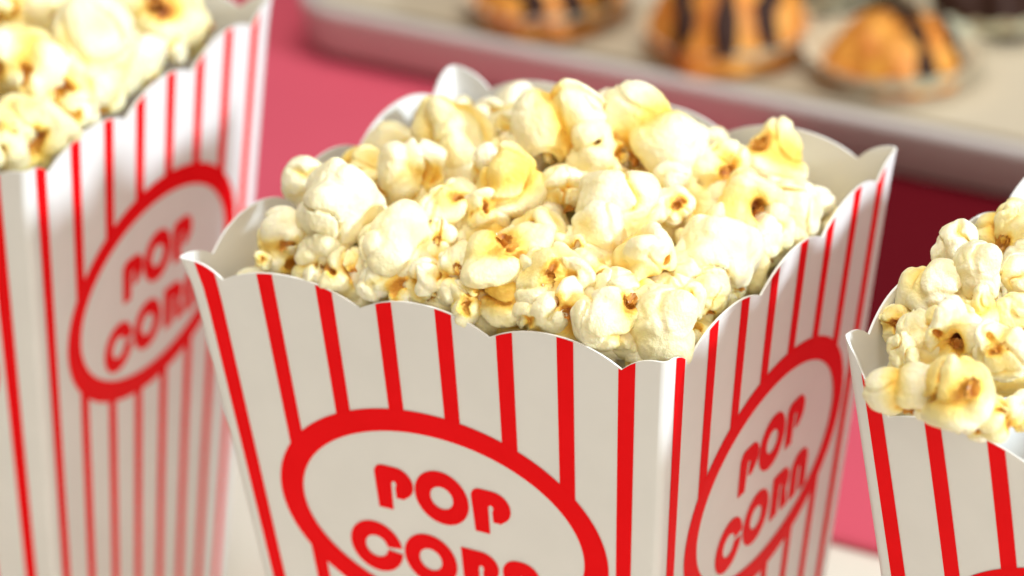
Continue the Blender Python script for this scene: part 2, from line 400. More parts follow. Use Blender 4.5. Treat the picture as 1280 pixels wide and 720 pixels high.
    for i in range(n+1):
        for j in range(n+1):
            a = 2*i/n-1; b = 2*j/n-1; x = a*math.sqrt(1-b*b/2); y = b*math.sqrt(1-a*a/2); q = 1+0.16*rng.standard_normal()
            hv.append(ctr+t1*x*0.21*q+t2*y*0.14*q+nrm*(0.20*(x*x+y*y)+0.03*rng.standard_normal()))
    hf = [(i*(n+1)+j, (i+1)*(n+1)+j, (i+1)*(n+1)+j+1, i*(n+1)+j+1) for i in range(n) for j in range(n)]
    hm = mesh('hull_scrap', hv, hf); hm.materials.append(M['hull']); hm.polygons.foreach_set('use_smooth', [True]*len(hf))
    return me, hm
KINDS = {'mush': 9, 'multi': 8, 'ring': 5, 'curl': 7, 'cone': 3, 'bean': 6}
PROTO = {k: [flake(k, 100*i+sum(map(ord, k))) for i in range(n)] for k, n in KINDS.items()}
BASIS = {'R': cr, 'U': cu, 'V': -cf}
def popcorn(box, p, r, kind, var, face, spin, squash, label, group, tilt=None):
    me, hm = PROTO[kind][var % len(PROTO[kind])]
    o = bpy.data.objects.new('popcorn', me); C.objects.link(o)
    z = Vector(face).normalized(); q = z.to_track_quat('Z', 'Y').to_matrix() @ Matrix.Rotation(spin, 3, 'Z')
    m4 = q.to_4x4() @ Matrix.Diagonal((r*squash[0], r*squash[1], r*squash[2], 1)); m4.translation = p
    o.matrix_world = m4
    tag(o, label, 'popcorn', group)
    h = bpy.data.objects.new('hull', hm); C.objects.link(h); h.parent = o
    return o
GROUP = {'c': 'popcorn heaped in the middle box', 'l': 'popcorn heaped in the left box', 'r': 'popcorn heaped in the right box'}
# box, x, y, z, radius, kind, variant, facing vector, spin, squash, label
PIECES = [
('c',0.0321,0.0166,0.1843,0.01018,'mush',0,(0.18,0.21,0.96),2.92,(1.00,1.02,1.09),'biggest smooth round popcorn above the left corner of the middle box'),
('c',0.0155,0.0281,0.1815,0.00651,'mush',1,(-0.56,-0.31,0.77),3.21,(1.01,1.03,0.95),'pale rounded popcorn peeking out behind the biggest smooth round one on the left'),
('c',0.0220,0.0423,0.1806,0.00717,'bean',0,(-0.19,0.40,0.90),1.91,(1.03,1.06,0.94),'pale popcorn behind and right of the biggest smooth round one'),
('c',0.0320,0.0093,0.1750,0.00634,'mush',2,(0.75,0.42,0.51),0.26,(0.94,1.07,1.04),'round popcorn tucked right under the biggest smooth round one'),
('c',0.0195,0.0114,0.1744,0.00783,'multi',0,(0.71,-0.70,-0.01),3.87,(1.10,1.09,1.04),'knobbly yellowish popcorn by the left wall of the middle box'),
('c',0.0186,0.0043,0.1730,0.00260,'ring',0,(0.36,-0.82,0.45),0.37,(0.95,0.92,1.02),'tiny popcorn with an open orange end in the left corner of the middle box'),
('c',0.0357,0.0407,0.1825,0.00987,'multi',1,(0.72,-0.58,-0.39),2.91,(0.95,0.96,0.93),'yellow lobed popcorn with a dark crack below the back left scallops'),
('c',0.0483,0.0138,0.1783,0.00951,'mush',3,(-0.50,-0.46,0.73),4.02,(1.00,1.07,1.01),'large wrinkled cream popcorn in the left half of the middle heap'),
('c',0.0356,0.0594,0.1842,0.01224,'multi',2,(0.46,-0.23,-0.86),1.75,(0.95,0.90,1.05),'shaded yellow popcorn standing in the back corner of the middle box'),
('c',0.0522,0.0456,0.1856,0.00431,'bean',1,(-0.92,0.30,0.26),4.45,(1.10,1.10,1.07),'small yellow popcorn left behind the bright peaked one'),
('c',0.0631,0.0379,0.1870,0.01095,'cone',0,(-0.16,0.15,0.97),0.44,(1.05,0.90,1.00),'bright peaked popcorn with an orange hollow at its lower left'),
('c',0.0524,0.0289,0.1823,0.00694,'multi',3,(0.97,-0.18,0.14),2.43,(1.06,0.99,1.07),'small cream popcorn left of the orange hollow'),
('c',0.0606,0.0295,0.1829,0.00523,'curl',0,(0.43,-0.73,0.53),1.32,(1.09,1.07,0.92),'orange hollow popcorn below the bright peaked one'),
('c',0.0617,0.0623,0.1910,0.01161,'bean',2,(-0.25,-0.20,0.95),1.40,(0.85,1.00,1.15),'tallest white popcorn sticking up above the back rim'),
('c',0.0709,0.0631,0.1853,0.00838,'multi',4,(0.58,-0.52,0.62),1.69,(0.93,1.03,1.06),'golden shaded popcorn between the two tallest white ones'),
('c',0.0816,0.0707,0.1892,0.01179,'bean',3,(0.42,0.73,0.54),0.40,(1.10,0.95,0.95),'wide white popcorn of two fat lobes near the back rim'),
('c',0.0726,0.0431,0.1845,0.00617,'mush',4,(-0.28,0.56,0.78),0.38,(0.94,0.96,0.94),'small pale popcorn below the tallest white one'),
('c',0.0752,0.0276,0.1810,0.00728,'ring',1,(0.19,-0.92,0.35),2.81,(1.06,0.95,1.02),'cream popcorn with a cracked orange eye in the middle of the heap'),
('c',0.0887,0.0400,0.1848,0.01026,'mush',5,(-0.22,-0.01,0.98),4.04,(0.95,1.05,0.94),'large smooth popcorn in the centre of the middle heap'),
('c',0.0884,0.0303,0.1827,0.00792,'mush',6,(0.31,0.39,0.86),1.69,(0.94,1.00,0.96),'smooth white popcorn bulging in front of the central large one'),
('c',0.1000,0.0280,0.1800,0.00898,'curl',1,(0.80,-0.03,-0.60),5.56,(1.09,1.06,0.97),'bright white crumpled popcorn in front of the central one'),
('c',0.0959,0.0516,0.1816,0.00499,'ring',2,(0.48,-0.63,0.60),4.03,(0.96,0.99,1.07),'small popcorn with a tiny opening right of the central large one'),
('c',0.0905,0.0609,0.1833,0.00449,'mush',7,(-0.23,0.48,0.85),1.62,(0.94,1.10,0.96),'small pale popcorn under the wide two lobed white one'),
('c',0.0966,0.0722,0.1806,0.00856,'ring',3,(0.84,-0.27,0.48),0.46,(1.06,0.98,0.97),'yellow popcorn with a dark red hole facing the right'),
('c',0.1008,0.0931,0.1772,0.01040,'cone',1,(-0.06,0.37,0.93),3.78,(1.00,0.95,0.90),'white popcorn with a spiky tip and an orange scrap below the back right scallops'),
('c',0.0913,0.1142,0.1632,0.00461,'multi',5,(0.78,-0.31,0.54),3.04,(0.99,1.00,1.09),'small orange flecked popcorn touching the spiky tipped one'),
('c',0.1075,0.0610,0.1795,0.01032,'curl',2,(0.95,-0.28,-0.13),0.97,(1.02,1.08,0.95),'pale curled popcorn with a brown hollow at its right end'),
('c',0.1141,0.0632,0.1749,0.00592,'curl',3,(0.34,-0.78,0.53),1.19,(1.08,1.07,0.96),'brown hollow popcorn tucked beside the right wall'),
('c',0.1127,0.0766,0.1729,0.00766,'mush',8,(-0.37,0.02,0.93),5.97,(1.05,1.09,0.96),'shaded pale yellow popcorn against the right wall of the middle box'),
('c',0.1109,0.0437,0.1772,0.00983,'mush',9,(-0.22,-0.01,0.98),0.65,(1.08,1.03,1.00),'large smooth yellow popcorn near the right wall of the middle box'),
('c',0.1092,0.0340,0.1758,0.00583,'bean',4,(0.08,0.63,0.77),4.42,(0.93,1.09,0.96),'yellowish popcorn left below the large smooth yellow one'),
('c',0.1153,0.0421,0.1729,0.00435,'mush',10,(-0.37,0.29,0.88),1.84,(0.97,1.07,1.03),'small flat yellow popcorn wedged at the right scalloped edge'),
('c',0.0725,0.0150,0.1793,0.01144,'curl',4,(0.22,0.07,0.97),1.43,(0.95,1.05,0.93),'big folded cream popcorn left of the ringed white one'),
('c',0.0860,0.0135,0.1786,0.00913,'ring',4,(0.46,-0.68,0.57),1.76,(1.02,1.07,1.03),'white popcorn with an open ring of orange crumbs in front centre'),
('c',0.0653,0.0094,0.1757,0.00649,'multi',6,(0.66,-0.45,0.60),1.69,(1.09,0.96,0.92),'brown hulled popcorn in the dark gap near the front edge'),
('c',0.0589,0.0080,0.1744,0.00720,'multi',7,(0.79,-0.57,-0.21),2.32,(1.00,0.93,0.95),'small white knobbed popcorn behind the second front stripe gap'),
('c',0.0505,0.0087,0.1728,0.00815,'multi',8,(-0.03,-1.00,0.01),5.60,(1.02,0.94,0.99),'cream popcorn along the front edge under the wrinkled one'),
('c',0.0471,0.0059,0.1724,0.00466,'multi',9,(0.69,-0.33,0.65),3.67,(1.10,1.04,1.04),'little popcorn with a brown speck at the front edge'),
('c',0.0774,0.0090,0.1742,0.00844,'cone',2,(-0.10,0.24,0.97),5.72,(0.95,0.90,0.90),'white pointed popcorn leaning on the front edge'),
('c',0.0695,0.0066,0.1727,0.00552,'multi',10,(0.51,-0.68,0.53),4.00,(1.05,1.09,0.92),'orange stained popcorn left of the white pointed one'),
('c',0.0934,0.0080,0.1738,0.00728,'curl',5,(0.25,-0.81,0.53),6.28,(1.01,1.05,0.98),'brown and orange hulled popcorn by the front edge'),
('c',0.1035,0.0092,0.1740,0.00877,'bean',5,(-0.17,-0.30,-0.94),1.50,(0.93,1.02,1.05),'smooth pale yellow popcorn by the near corner'),
('c',0.1115,0.0134,0.1731,0.00917,'mush',11,(-0.28,0.08,0.96),5.75,(1.05,1.05,1.06),'smooth golden popcorn right in the near corner'),
('c',0.1131,0.0228,0.1741,0.00500,'ring',5,(0.13,-0.57,0.81),5.47,(0.98,1.04,1.08),'small popcorn with an orange mouth above the near corner'),
('c',0.1010,0.0194,0.1757,0.00706,'bean',6,(-0.76,0.58,0.31),3.60,(1.00,1.06,1.08),'golden popcorn below the crumpled bright one'),
('c',0.0914,0.0200,0.1768,0.00644,'multi',11,(0.59,-0.62,0.51),3.82,(1.03,0.99,1.02),'dark brown hollow popcorn right of the ringed white one'),
('c',0.0870,0.0069,0.1731,0.00592,'multi',12,(0.58,-0.79,0.21),5.53,(0.93,1.04,1.10),'small yellow popcorn right of the white pointed one'),
('c',0.1149,0.0301,0.1737,0.00486,'mush',12,(-0.33,0.43,0.84),3.65,(1.05,0.99,1.05),'little yellow popcorn at the right scallops above the near corner'),
('c',0.0374,0.0078,0.1721,0.00704,'multi',13,(0.20,-0.82,0.54),4.71,(1.00,1.07,0.94),'yellow lumpy popcorn along the front edge at the left'),
('c',0.0459,0.0689,0.1859,0.00503,'mush',13,(0.27,0.59,0.76),1.45,(0.93,1.03,1.01),'small shaded popcorn left behind the tallest white one'),
('c',0.0384,0.0194,0.1783,0.00567,'curl',6,(0.66,-0.45,0.60),5.78,(1.05,1.01,1.03),'golden popcorn in the gap beside the biggest smooth round one'),
('c',0.0532,0.0192,0.1785,0.00603,'multi',14,(0.54,-0.46,0.70),4.26,(0.97,0.92,0.97),'golden popcorn in the gap right of the wrinkled cream one'),
('c',0.0854,0.0255,0.1789,0.00575,'curl',7,(0.45,-0.56,0.70),4.14,(0.96,0.95,1.08),'golden popcorn in the gap under the central smooth ones'),
('c',0.0304,0.0075,0.1725,0.00660,'multi',15,(0.49,-0.61,0.62),4.18,(1.00,1.08,0.98),'knobbly pale popcorn at the left behind the front edge'),
('c',0.1140,0.0609,0.1731,0.00599,'mush',14,(-0.35,0.43,0.83),5.74,(0.96,1.00,1.07),'plain pale popcorn beside the right scallops below the curled one'),
('l',-0.0812,0.0529,0.1839,0.01311,'multi',16,(0.36,-0.92,0.18),1.99,(1.08,0.99,1.02),'bright lobed popcorn at the left edge of the picture'),
('l',-0.0740,0.0720,0.1819,0.01346,'mush',15,(-0.28,0.08,0.96),5.33,(0.94,1.01,1.07),'large white popcorn in the middle of the left heap'),
('l',-0.0686,0.0542,0.1789,0.00821,'ring',6,(0.13,-0.84,0.52),1.06,(1.05,1.09,0.97),'popcorn with an orange crack in the left heap'),
('l',-0.0747,0.1048,0.1781,0.01162,'ring',7,(0.21,-0.53,0.82),2.60,(1.00,0.97,0.96),'popcorn with a wide orange opening at the top of the left heap'),
('l',-0.0704,0.0853,0.1736,0.00791,'bean',7,(-0.67,0.62,0.41),5.27,(1.03,1.01,0.98),'yellow popcorn along the right scallops of the left box'),
('l',-0.0701,0.0368,0.1741,0.01150,'curl',8,(0.71,-0.70,-0.01),0.20,(1.10,1.00,0.93),'golden popcorn in the near corner of the left box'),
('l',-0.0692,0.0651,0.1756,0.00798,'mush',16,(-0.45,0.36,0.82),3.58,(1.08,0.93,1.05),'cream popcorn right of the orange cracked one'),
('l',-0.0972,0.0826,0.1833,0.00848,'mush',17,(-0.24,0.50,0.83),0.85,(0.98,1.06,0.92),'pale popcorn at the top edge of the left heap'),
('l',-0.0865,0.1066,0.1798,0.00883,'mush',18,(-0.45,0.36,0.82),1.49,(1.00,0.92,1.07),'white popcorn cut off by the top edge in the left heap'),
('l',-0.0688,0.0974,0.1741,0.00485,'multi',17,(0.59,-0.62,0.51),2.80,(0.95,0.93,1.03),'small popcorn with a dark spot beside the right wall of the left box'),
('l',-0.0669,0.0493,0.1743,0.00650,'multi',18,(0.54,-0.72,0.44),6.02,(1.03,1.04,1.07),'small golden popcorn by the scallops of the left box'),
('l',-0.1032,0.0751,0.1842,0.00850,'multi',19,(0.54,-0.72,0.44),1.12,(1.04,0.96,1.01),'golden popcorn in the upper left corner of the picture'),
('l',-0.0943,0.0951,0.1827,0.00787,'curl',9,(0.54,-0.72,0.44),1.12,(0.92,1.00,1.05),'yellow popcorn at the top edge behind the large white one'),
('l',-0.0704,0.0294,0.1746,0.00803,'multi',20,(0.54,-0.72,0.44),3.27,(0.97,0.98,1.05),'golden popcorn low at the left edge of the picture'),
('l',-0.0666,0.0537,0.1738,0.00579,'multi',21,(0.70,-0.58,0.41),4.97,(1.03,1.06,0.99),'yellow lumpy popcorn wedged at the middle scallop of the left box'),
('r',0.1631,0.0501,0.1863,0.00537,'mush',19,(0.03,0.51,0.86),4.54,(1.08,0.94,1.09),'round popcorn on top at the back of the right heap'),
('r',0.1734,0.0355,0.1890,0.00687,'mush',20,(-0.34,0.18,0.92),5.71,(0.94,1.00,1.03),'smooth round popcorn in front of the topmost one in the right heap'),
('r',0.1647,0.0329,0.1835,0.00834,'bean',8,(-0.40,0.27,0.88),5.00,(0.99,1.02,1.08),'shaded cream popcorn along the left wall of the right box'),
('r',0.1680,0.0680,0.1821,0.00866,'multi',22,(0.13,-0.95,-0.29),1.29,(1.09,1.00,1.04),'yellow ridged popcorn at the right edge of the picture'),
('r',0.1599,0.0262,0.1784,0.00451,'ring',8,(0.30,-0.92,0.26),4.51,(1.05,1.07,1.04),'small curled popcorn with a brown hole in the left corner of the right box'),
('r',0.1678,0.0109,0.1808,0.00372,'mush',21,(-0.35,0.43,0.83),6.14,(0.96,1.08,1.10),'small white popcorn above the smooth yellow one in the right box'),
('r',0.1754,-0.0080,0.1833,0.00688,'bean',9,(-0.35,0.43,0.83),5.71,(1.02,1.06,0.98),'smooth yellow popcorn spilling over the front corner of the right box'),
('r',0.1879,-0.0118,0.1877,0.01016,'cone',3,(-0.19,-0.28,0.94),2.77,(1.10,1.00,0.95),'large white popcorn with a tan hollow at the front of the right box'),
('r',0.1747,0.0183,0.1832,0.00813,'curl',10,(0.59,-0.79,-0.13),0.18,(1.02,1.06,1.01),'pale popcorn behind the large white one in the right box'),
('r',0.1791,0.0241,0.1862,0.00536,'cone',4,(-0.18,0.19,0.96),1.09,(1.07,0.93,1.06),'pointed pale popcorn standing up in the right heap'),
('r',0.1840,0.0294,0.1841,0.00627,'bean',10,(-0.40,0.27,0.88),0.93,(0.98,1.06,0.95),'smooth yellow popcorn at the right edge behind the pointed one'),
('r',0.1882,0.0133,0.1839,0.00690,'ring',9,(-0.07,-0.82,0.57),4.33,(1.01,1.05,1.07),'white popcorn with a dark orange hole in the right heap'),
('r',0.1955,-0.0071,0.1809,0.00522,'multi',23,(0.54,-0.72,0.44),0.54,(1.09,1.01,1.09),'yellow popcorn at the front edge right of the large white one'),
('r',0.1965,0.0023,0.1768,0.00473,'curl',11,(0.51,-0.68,0.53),4.58,(0.96,1.01,0.97),'orange stained popcorn cut off by the right edge of the picture'),
('r',0.1890,-0.0053,0.1788,0.00563,'multi',24,(0.52,-0.66,0.54),3.52,(1.03,1.01,1.07),'small yellow lumpy popcorn under the large white one at the front of the right box'),
('r',0.1788,-0.0029,0.1788,0.00473,'multi',25,(0.52,-0.66,0.54),5.66,(0.98,0.99,1.07),'small pale popcorn between the smooth yellow one and the large white one'),
('r',0.1684,0.0175,0.1820,0.00499,'mush',22,(-0.35,0.43,0.83),3.29,(0.96,1.07,1.09),'cream popcorn behind the small curled one in the right box'),
('r',0.1806,0.0421,0.1862,0.00546,'mush',23,(-0.35,0.43,0.83),3.16,(1.02,0.96,1.02),'pale popcorn cut off by the right edge halfway up the heap'),
]
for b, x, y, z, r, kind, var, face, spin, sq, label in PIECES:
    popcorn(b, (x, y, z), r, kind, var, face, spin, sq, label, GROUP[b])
# pieces lower in each heap, showing through the gaps
FILL = [
('c',0.0151,0.0127,0.1627,0.00917,'bean',1,(0.04,-0.23,0.97),4.34),
('c',0.0119,0.0287,0.1585,0.00893,'curl',5,(0.70,0.64,0.32),2.72),
('c',0.0164,0.0429,0.1703,0.01015,'curl',0,(-0.37,-0.62,0.70),0.22),
('c',0.0124,0.0506,0.1684,0.00900,'mush',1,(0.49,-0.56,0.66),5.35),
('c',0.0152,0.0678,0.1711,0.00988,'mush',2,(0.54,-0.68,0.50),3.38),
('c',0.0167,0.0797,0.1691,0.00802,'bean',5,(-0.64,0.10,0.76),5.67),
('c',0.0134,0.0914,0.1699,0.00801,'curl',2,(-0.39,0.68,0.62),4.56),
('c',0.0131,0.1031,0.1656,0.00874,'bean',0,(-0.23,0.86,0.45),0.60),
('c',0.0279,0.0146,0.1733,0.00858,'bean',3,(-0.32,0.47,0.82),5.04),
('c',0.0274,0.0256,0.1720,0.00816,'multi',3,(0.22,0.79,0.57),1.08),
('c',0.0254,0.0392,0.1732,0.00786,'multi',5,(0.15,-0.69,0.71),2.45),
('c',0.0271,0.0526,0.1726,0.00819,'bean',7,(-0.58,0.61,0.53),2.26),
('c',0.0267,0.0690,0.1741,0.00788,'curl',6,(-0.74,0.53,0.42),3.58),
('c',0.0256,0.0800,0.1720,0.00966,'curl',6,(0.70,-0.59,0.39),0.84),
('c',0.0265,0.0927,0.1706,0.00815,'curl',5,(-0.18,-0.85,0.49),1.89),
('c',0.0251,0.1078,0.1656,0.01025,'mush',5,(0.63,-0.70,0.33),1.36),
('c',0.0399,0.0136,0.1711,0.00797,'bean',0,(0.08,-0.01,1.00),0.72),
('c',0.0381,0.0269,0.1725,0.00768,'mush',4,(0.01,0.59,0.81),1.73),
('c',0.0395,0.0407,0.1749,0.00885,'bean',1,(0.06,0.93,0.37),3.45),
('c',0.0415,0.0562,0.1760,0.00996,'mush',0,(0.66,-0.17,0.73),2.70),
('c',0.0405,0.0652,0.1759,0.00838,'mush',4,(-0.54,0.09,0.84),0.17),
('c',0.0421,0.0800,0.1760,0.00850,'bean',0,(-0.38,0.77,0.51),3.65),
('c',0.0418,0.0914,0.1747,0.00969,'multi',8,(-0.68,0.54,0.49),0.62),
('c',0.0424,0.1080,0.1636,0.00779,'bean',7,(0.71,-0.39,0.59),0.74),
('c',0.0557,0.0146,0.1723,0.00927,'bean',6,(-0.29,-0.77,0.57),2.29),
('c',0.0550,0.0304,0.1731,0.00901,'mush',8,(-0.41,-0.72,0.57),3.92),
('c',0.0527,0.0391,0.1768,0.00968,'curl',3,(0.18,0.25,0.95),3.15),
('c',0.0544,0.0517,0.1780,0.00772,'multi',1,(0.23,-0.90,0.37),1.40),
('c',0.0522,0.0680,0.1788,0.00896,'mush',3,(-0.52,-0.41,0.75),2.12),
('c',0.0535,0.0773,0.1780,0.00991,'curl',3,(0.57,-0.10,0.81),2.79),
('c',0.0550,0.0918,0.1727,0.00844,'curl',2,(-0.59,0.57,0.57),2.69),
('c',0.0527,0.1031,0.1700,0.00896,'bean',7,(-0.62,-0.62,0.48),1.88),
('c',0.0682,0.0130,0.1719,0.00961,'bean',5,(0.32,-0.84,0.44),1.78),
('c',0.0644,0.0276,0.1749,0.00919,'bean',4,(-0.24,-0.69,0.69),2.75),
('c',0.0683,0.0393,0.1753,0.00832,'mush',5,(-0.16,0.68,0.72),0.15),
('c',0.0676,0.0540,0.1785,0.00807,'mush',2,(0.64,-0.35,0.68),1.11),
('c',0.0681,0.0688,0.1763,0.00918,'multi',6,(-0.83,0.03,0.55),0.40),
('c',0.0668,0.0812,0.1744,0.00788,'bean',2,(-0.63,0.36,0.69),0.61),
('c',0.0684,0.0920,0.1748,0.00889,'mush',5,(-0.02,0.87,0.50),5.07),
('c',0.0655,0.1033,0.1683,0.00777,'curl',5,(0.48,-0.68,0.55),5.36),
('c',0.0813,0.0175,0.1755,0.00957,'curl',1,(0.80,0.25,0.54),2.65),
('c',0.0790,0.0264,0.1739,0.00820,'bean',8,(0.92,-0.23,0.31),1.83),
('c',0.0823,0.0379,0.1739,0.00813,'multi',7,(-0.66,0.25,0.71),0.11),
('c',0.0794,0.0553,0.1756,0.00927,'bean',8,(-0.64,-0.30,0.71),1.41),
('c',0.0776,0.0652,0.1752,0.00986,'bean',4,(0.57,-0.42,0.71),3.04),
('c',0.0789,0.0822,0.1757,0.00873,'curl',2,(0.41,-0.62,0.67),5.03),
('c',0.0788,0.0927,0.1732,0.00829,'multi',7,(-0.35,0.75,0.56),5.68),
('c',0.0792,0.1040,0.1671,0.00804,'curl',8,(0.67,-0.15,0.73),0.82),
('c',0.0940,0.0162,0.1723,0.00820,'curl',2,(-0.92,0.15,0.35),5.16),
('c',0.0900,0.0271,0.1726,0.01023,'mush',8,(-0.81,-0.04,0.58),5.38),
('c',0.0913,0.0422,0.1732,0.00821,'mush',6,(0.57,-0.56,0.59),3.30),
('c',0.0904,0.0555,0.1737,0.00891,'bean',1,(-0.37,-0.82,0.43),2.26),
('c',0.0936,0.0641,0.1733,0.00942,'multi',6,(-0.06,0.73,0.68),4.47),
('c',0.0924,0.0783,0.1714,0.00959,'mush',2,(0.43,0.57,0.70),1.82),
('c',0.0918,0.0927,0.1690,0.00834,'curl',6,(-0.39,-0.26,0.88),4.59),
('c',0.0915,0.1082,0.1615,0.00790,'curl',1,(0.44,-0.33,0.84),0.83),
('c',0.1063,0.0136,0.1685,0.00792,'multi',2,(-0.77,-0.06,0.63),6.20),
('c',0.1051,0.0301,0.1717,0.00820,'curl',6,(0.58,0.77,0.28),3.03),
('c',0.1080,0.0412,0.1732,0.00831,'mush',8,(0.24,-0.39,0.89),0.12),
('c',0.1045,0.0526,0.1745,0.00978,'curl',1,(-0.77,-0.24,0.59),3.84),
('c',0.1035,0.0681,0.1759,0.00803,'bean',3,(0.14,-0.44,0.89),6.20),
('c',0.1056,0.0808,0.1692,0.00818,'multi',2,(-0.47,0.69,0.55),1.54),
('c',0.1060,0.0937,0.1623,0.00798,'bean',2,(0.80,-0.26,0.53),1.50),
('c',0.1059,0.1058,0.1531,0.01007,'mush',2,(0.63,-0.50,0.60),0.77),
('c',0.0203,0.0181,0.1508,0.00833,'mush',1,(-0.51,0.14,0.85),2.85),
('c',0.0178,0.0419,0.1625,0.01016,'bean',0,(0.68,-0.49,0.55),1.00),
('c',0.0179,0.0572,0.1614,0.00818,'curl',5,(-0.83,-0.21,0.51),0.34),
('c',0.0201,0.0821,0.1622,0.00877,'mush',6,(-0.57,-0.01,0.82),4.72),
('c',0.0183,0.1046,0.1558,0.00938,'mush',5,(0.78,-0.20,0.60),3.30),
('c',0.0388,0.0218,0.1609,0.00984,'mush',5,(-0.66,0.33,0.68),4.72),
('c',0.0380,0.0408,0.1633,0.00891,'multi',7,(-0.78,-0.11,0.62),4.36),
('c',0.0394,0.0584,0.1654,0.01034,'curl',5,(-0.34,-0.85,0.41),5.44),
('c',0.0387,0.0826,0.1636,0.00809,'curl',2,(0.47,0.13,0.87),0.78),
('c',0.0394,0.1043,0.1551,0.00799,'bean',8,(-0.64,-0.50,0.58),2.49),
('c',0.0591,0.0199,0.1601,0.00920,'curl',7,(-0.72,0.61,0.34),5.52),
('c',0.0582,0.0424,0.1674,0.01030,'multi',2,(-0.68,-0.28,0.68),3.99),
('c',0.0612,0.0604,0.1676,0.00961,'mush',5,(-0.37,0.63,0.69),6.04),
('c',0.0586,0.0803,0.1678,0.00897,'curl',3,(-0.26,0.72,0.65),5.41),
('c',0.0577,0.1027,0.1578,0.00857,'curl',8,(0.71,0.00,0.70),5.55),
('c',0.0813,0.0178,0.1597,0.00959,'multi',7,(0.85,0.33,0.42),6.17),
('c',0.0804,0.0404,0.1653,0.00851,'curl',1,(-0.89,0.19,0.42),1.03),
('c',0.0837,0.0581,0.1645,0.00824,'multi',7,(0.35,-0.70,0.62),5.76),
('c',0.0813,0.0778,0.1668,0.01033,'mush',7,(-0.59,-0.59,0.55),4.92),
('c',0.0809,0.1016,0.1601,0.00830,'curl',2,(0.36,0.04,0.93),0.70),
('c',0.1012,0.0204,0.1621,0.00854,'mush',3,(-0.48,0.43,0.77),5.35),
('c',0.1022,0.0388,0.1628,0.01025,'mush',2,(0.67,-0.63,0.40),3.82),
('c',0.1023,0.0618,0.1648,0.00814,'curl',8,(0.51,0.82,0.26),3.64),
('c',0.1029,0.0815,0.1569,0.00986,'curl',4,(-0.16,0.41,0.90),4.81),
('c',0.1016,0.1025,0.1495,0.00964,'mush',7,(-0.30,-0.62,0.73),0.38),
('l',-0.1477,0.0326,0.1729,0.00890,'curl',5,(-0.77,0.16,0.61),1.94),
('l',-0.1477,0.0486,0.1723,0.00964,'mush',2,(-0.56,0.14,0.82),2.91),
('l',-0.1519,0.0627,0.1737,0.00815,'mush',2,(0.60,-0.61,0.51),3.02),
('l',-0.1528,0.0761,0.1756,0.00814,'bean',3,(-0.08,-0.03,1.00),3.39),
('l',-0.1534,0.0876,0.1734,0.00965,'mush',6,(0.81,0.22,0.55),3.56),
('l',-0.1531,0.1036,0.1715,0.00802,'curl',1,(-0.69,0.35,0.64),0.13),
('l',-0.1561,0.1193,0.1684,0.00905,'multi',4,(0.65,-0.30,0.70),2.47),
('l',-0.1346,0.0441,0.1730,0.00956,'mush',5,(-0.43,0.25,0.87),4.56),
('l',-0.1352,0.0597,0.1747,0.00869,'curl',5,(-0.55,0.53,0.65),1.42),
('l',-0.1385,0.0755,0.1752,0.00918,'curl',4,(-0.61,-0.63,0.47),4.15),
('l',-0.1410,0.0933,0.1758,0.00866,'curl',4,(-0.25,-0.66,0.71),0.56),
('l',-0.1397,0.1055,0.1725,0.00841,'curl',6,(-0.32,-0.47,0.82),1.27),
('l',-0.1386,0.1202,0.1721,0.00982,'bean',4,(0.04,0.46,0.88),4.40),
('l',-0.1193,0.0342,0.1731,0.00874,'multi',6,(-0.51,-0.63,0.58),3.11),
('l',-0.1200,0.0477,0.1739,0.01006,'mush',4,(-0.42,-0.81,0.41),1.64),
('l',-0.1204,0.0609,0.1762,0.00921,'curl',1,(0.22,0.86,0.46),3.94),
('l',-0.1217,0.0770,0.1767,0.00868,'bean',0,(-0.37,0.55,0.75),5.05),
('l',-0.1223,0.0910,0.1766,0.00838,'mush',3,(-0.05,-0.81,0.58),1.47),
('l',-0.1275,0.1072,0.1741,0.00913,'mush',8,(-0.59,-0.01,0.81),5.55),
('l',-0.1244,0.1238,0.1697,0.00821,'bean',2,(-0.53,-0.64,0.56),6.05),
('l',-0.1058,0.0492,0.1738,0.00829,'curl',5,(-0.47,0.55,0.69),2.04),
('l',-0.1086,0.0636,0.1746,0.00955,'multi',7,(-0.69,-0.68,0.22),3.22),
('l',-0.1064,0.0758,0.1769,0.00872,'bean',6,(-0.34,-0.07,0.94),1.59),
('l',-0.1078,0.0926,0.1767,0.00917,'curl',6,(-0.62,0.70,0.36),4.03),
('l',-0.1120,0.1094,0.1732,0.00844,'bean',2,(-0.59,-0.52,0.61),6.12),
('l',-0.1109,0.1241,0.1718,0.00833,'bean',6,(0.81,-0.44,0.39),2.43),
('l',-0.0881,0.0522,0.1713,0.00874,'multi',8,(-0.32,0.09,0.94),5.37),
('l',-0.0937,0.0619,0.1741,0.00960,'bean',2,(0.84,0.34,0.43),6.16),
('l',-0.0936,0.0806,0.1749,0.00794,'mush',7,(0.61,-0.72,0.34),2.72),
('l',-0.0961,0.0964,0.1735,0.00852,'multi',7,(0.20,-0.64,0.74),1.26),
('l',-0.0945,0.1095,0.1712,0.00766,'mush',7,(-0.74,0.39,0.55),0.88),
('l',-0.0942,0.1270,0.1688,0.00915,'curl',8,(-0.80,-0.25,0.55),3.87),
('l',-0.0772,0.0492,0.1748,0.00996,'curl',8,(0.15,0.95,0.26),0.75),
('l',-0.0795,0.0646,0.1761,0.00822,'mush',0,(-0.87,0.07,0.48),4.82),
('l',-0.0793,0.0788,0.1768,0.00945,'curl',1,(-0.01,-0.52,0.85),5.88),
('l',-0.0792,0.0973,0.1705,0.00803,'mush',6,(0.93,0.29,0.24),4.55),
('l',-0.0799,0.1087,0.1720,0.00783,'bean',5,(0.48,-0.19,0.85),3.73),
('l',-0.0823,0.1231,0.1674,0.00821,'mush',1,(-0.72,-0.59,0.35),0.98),
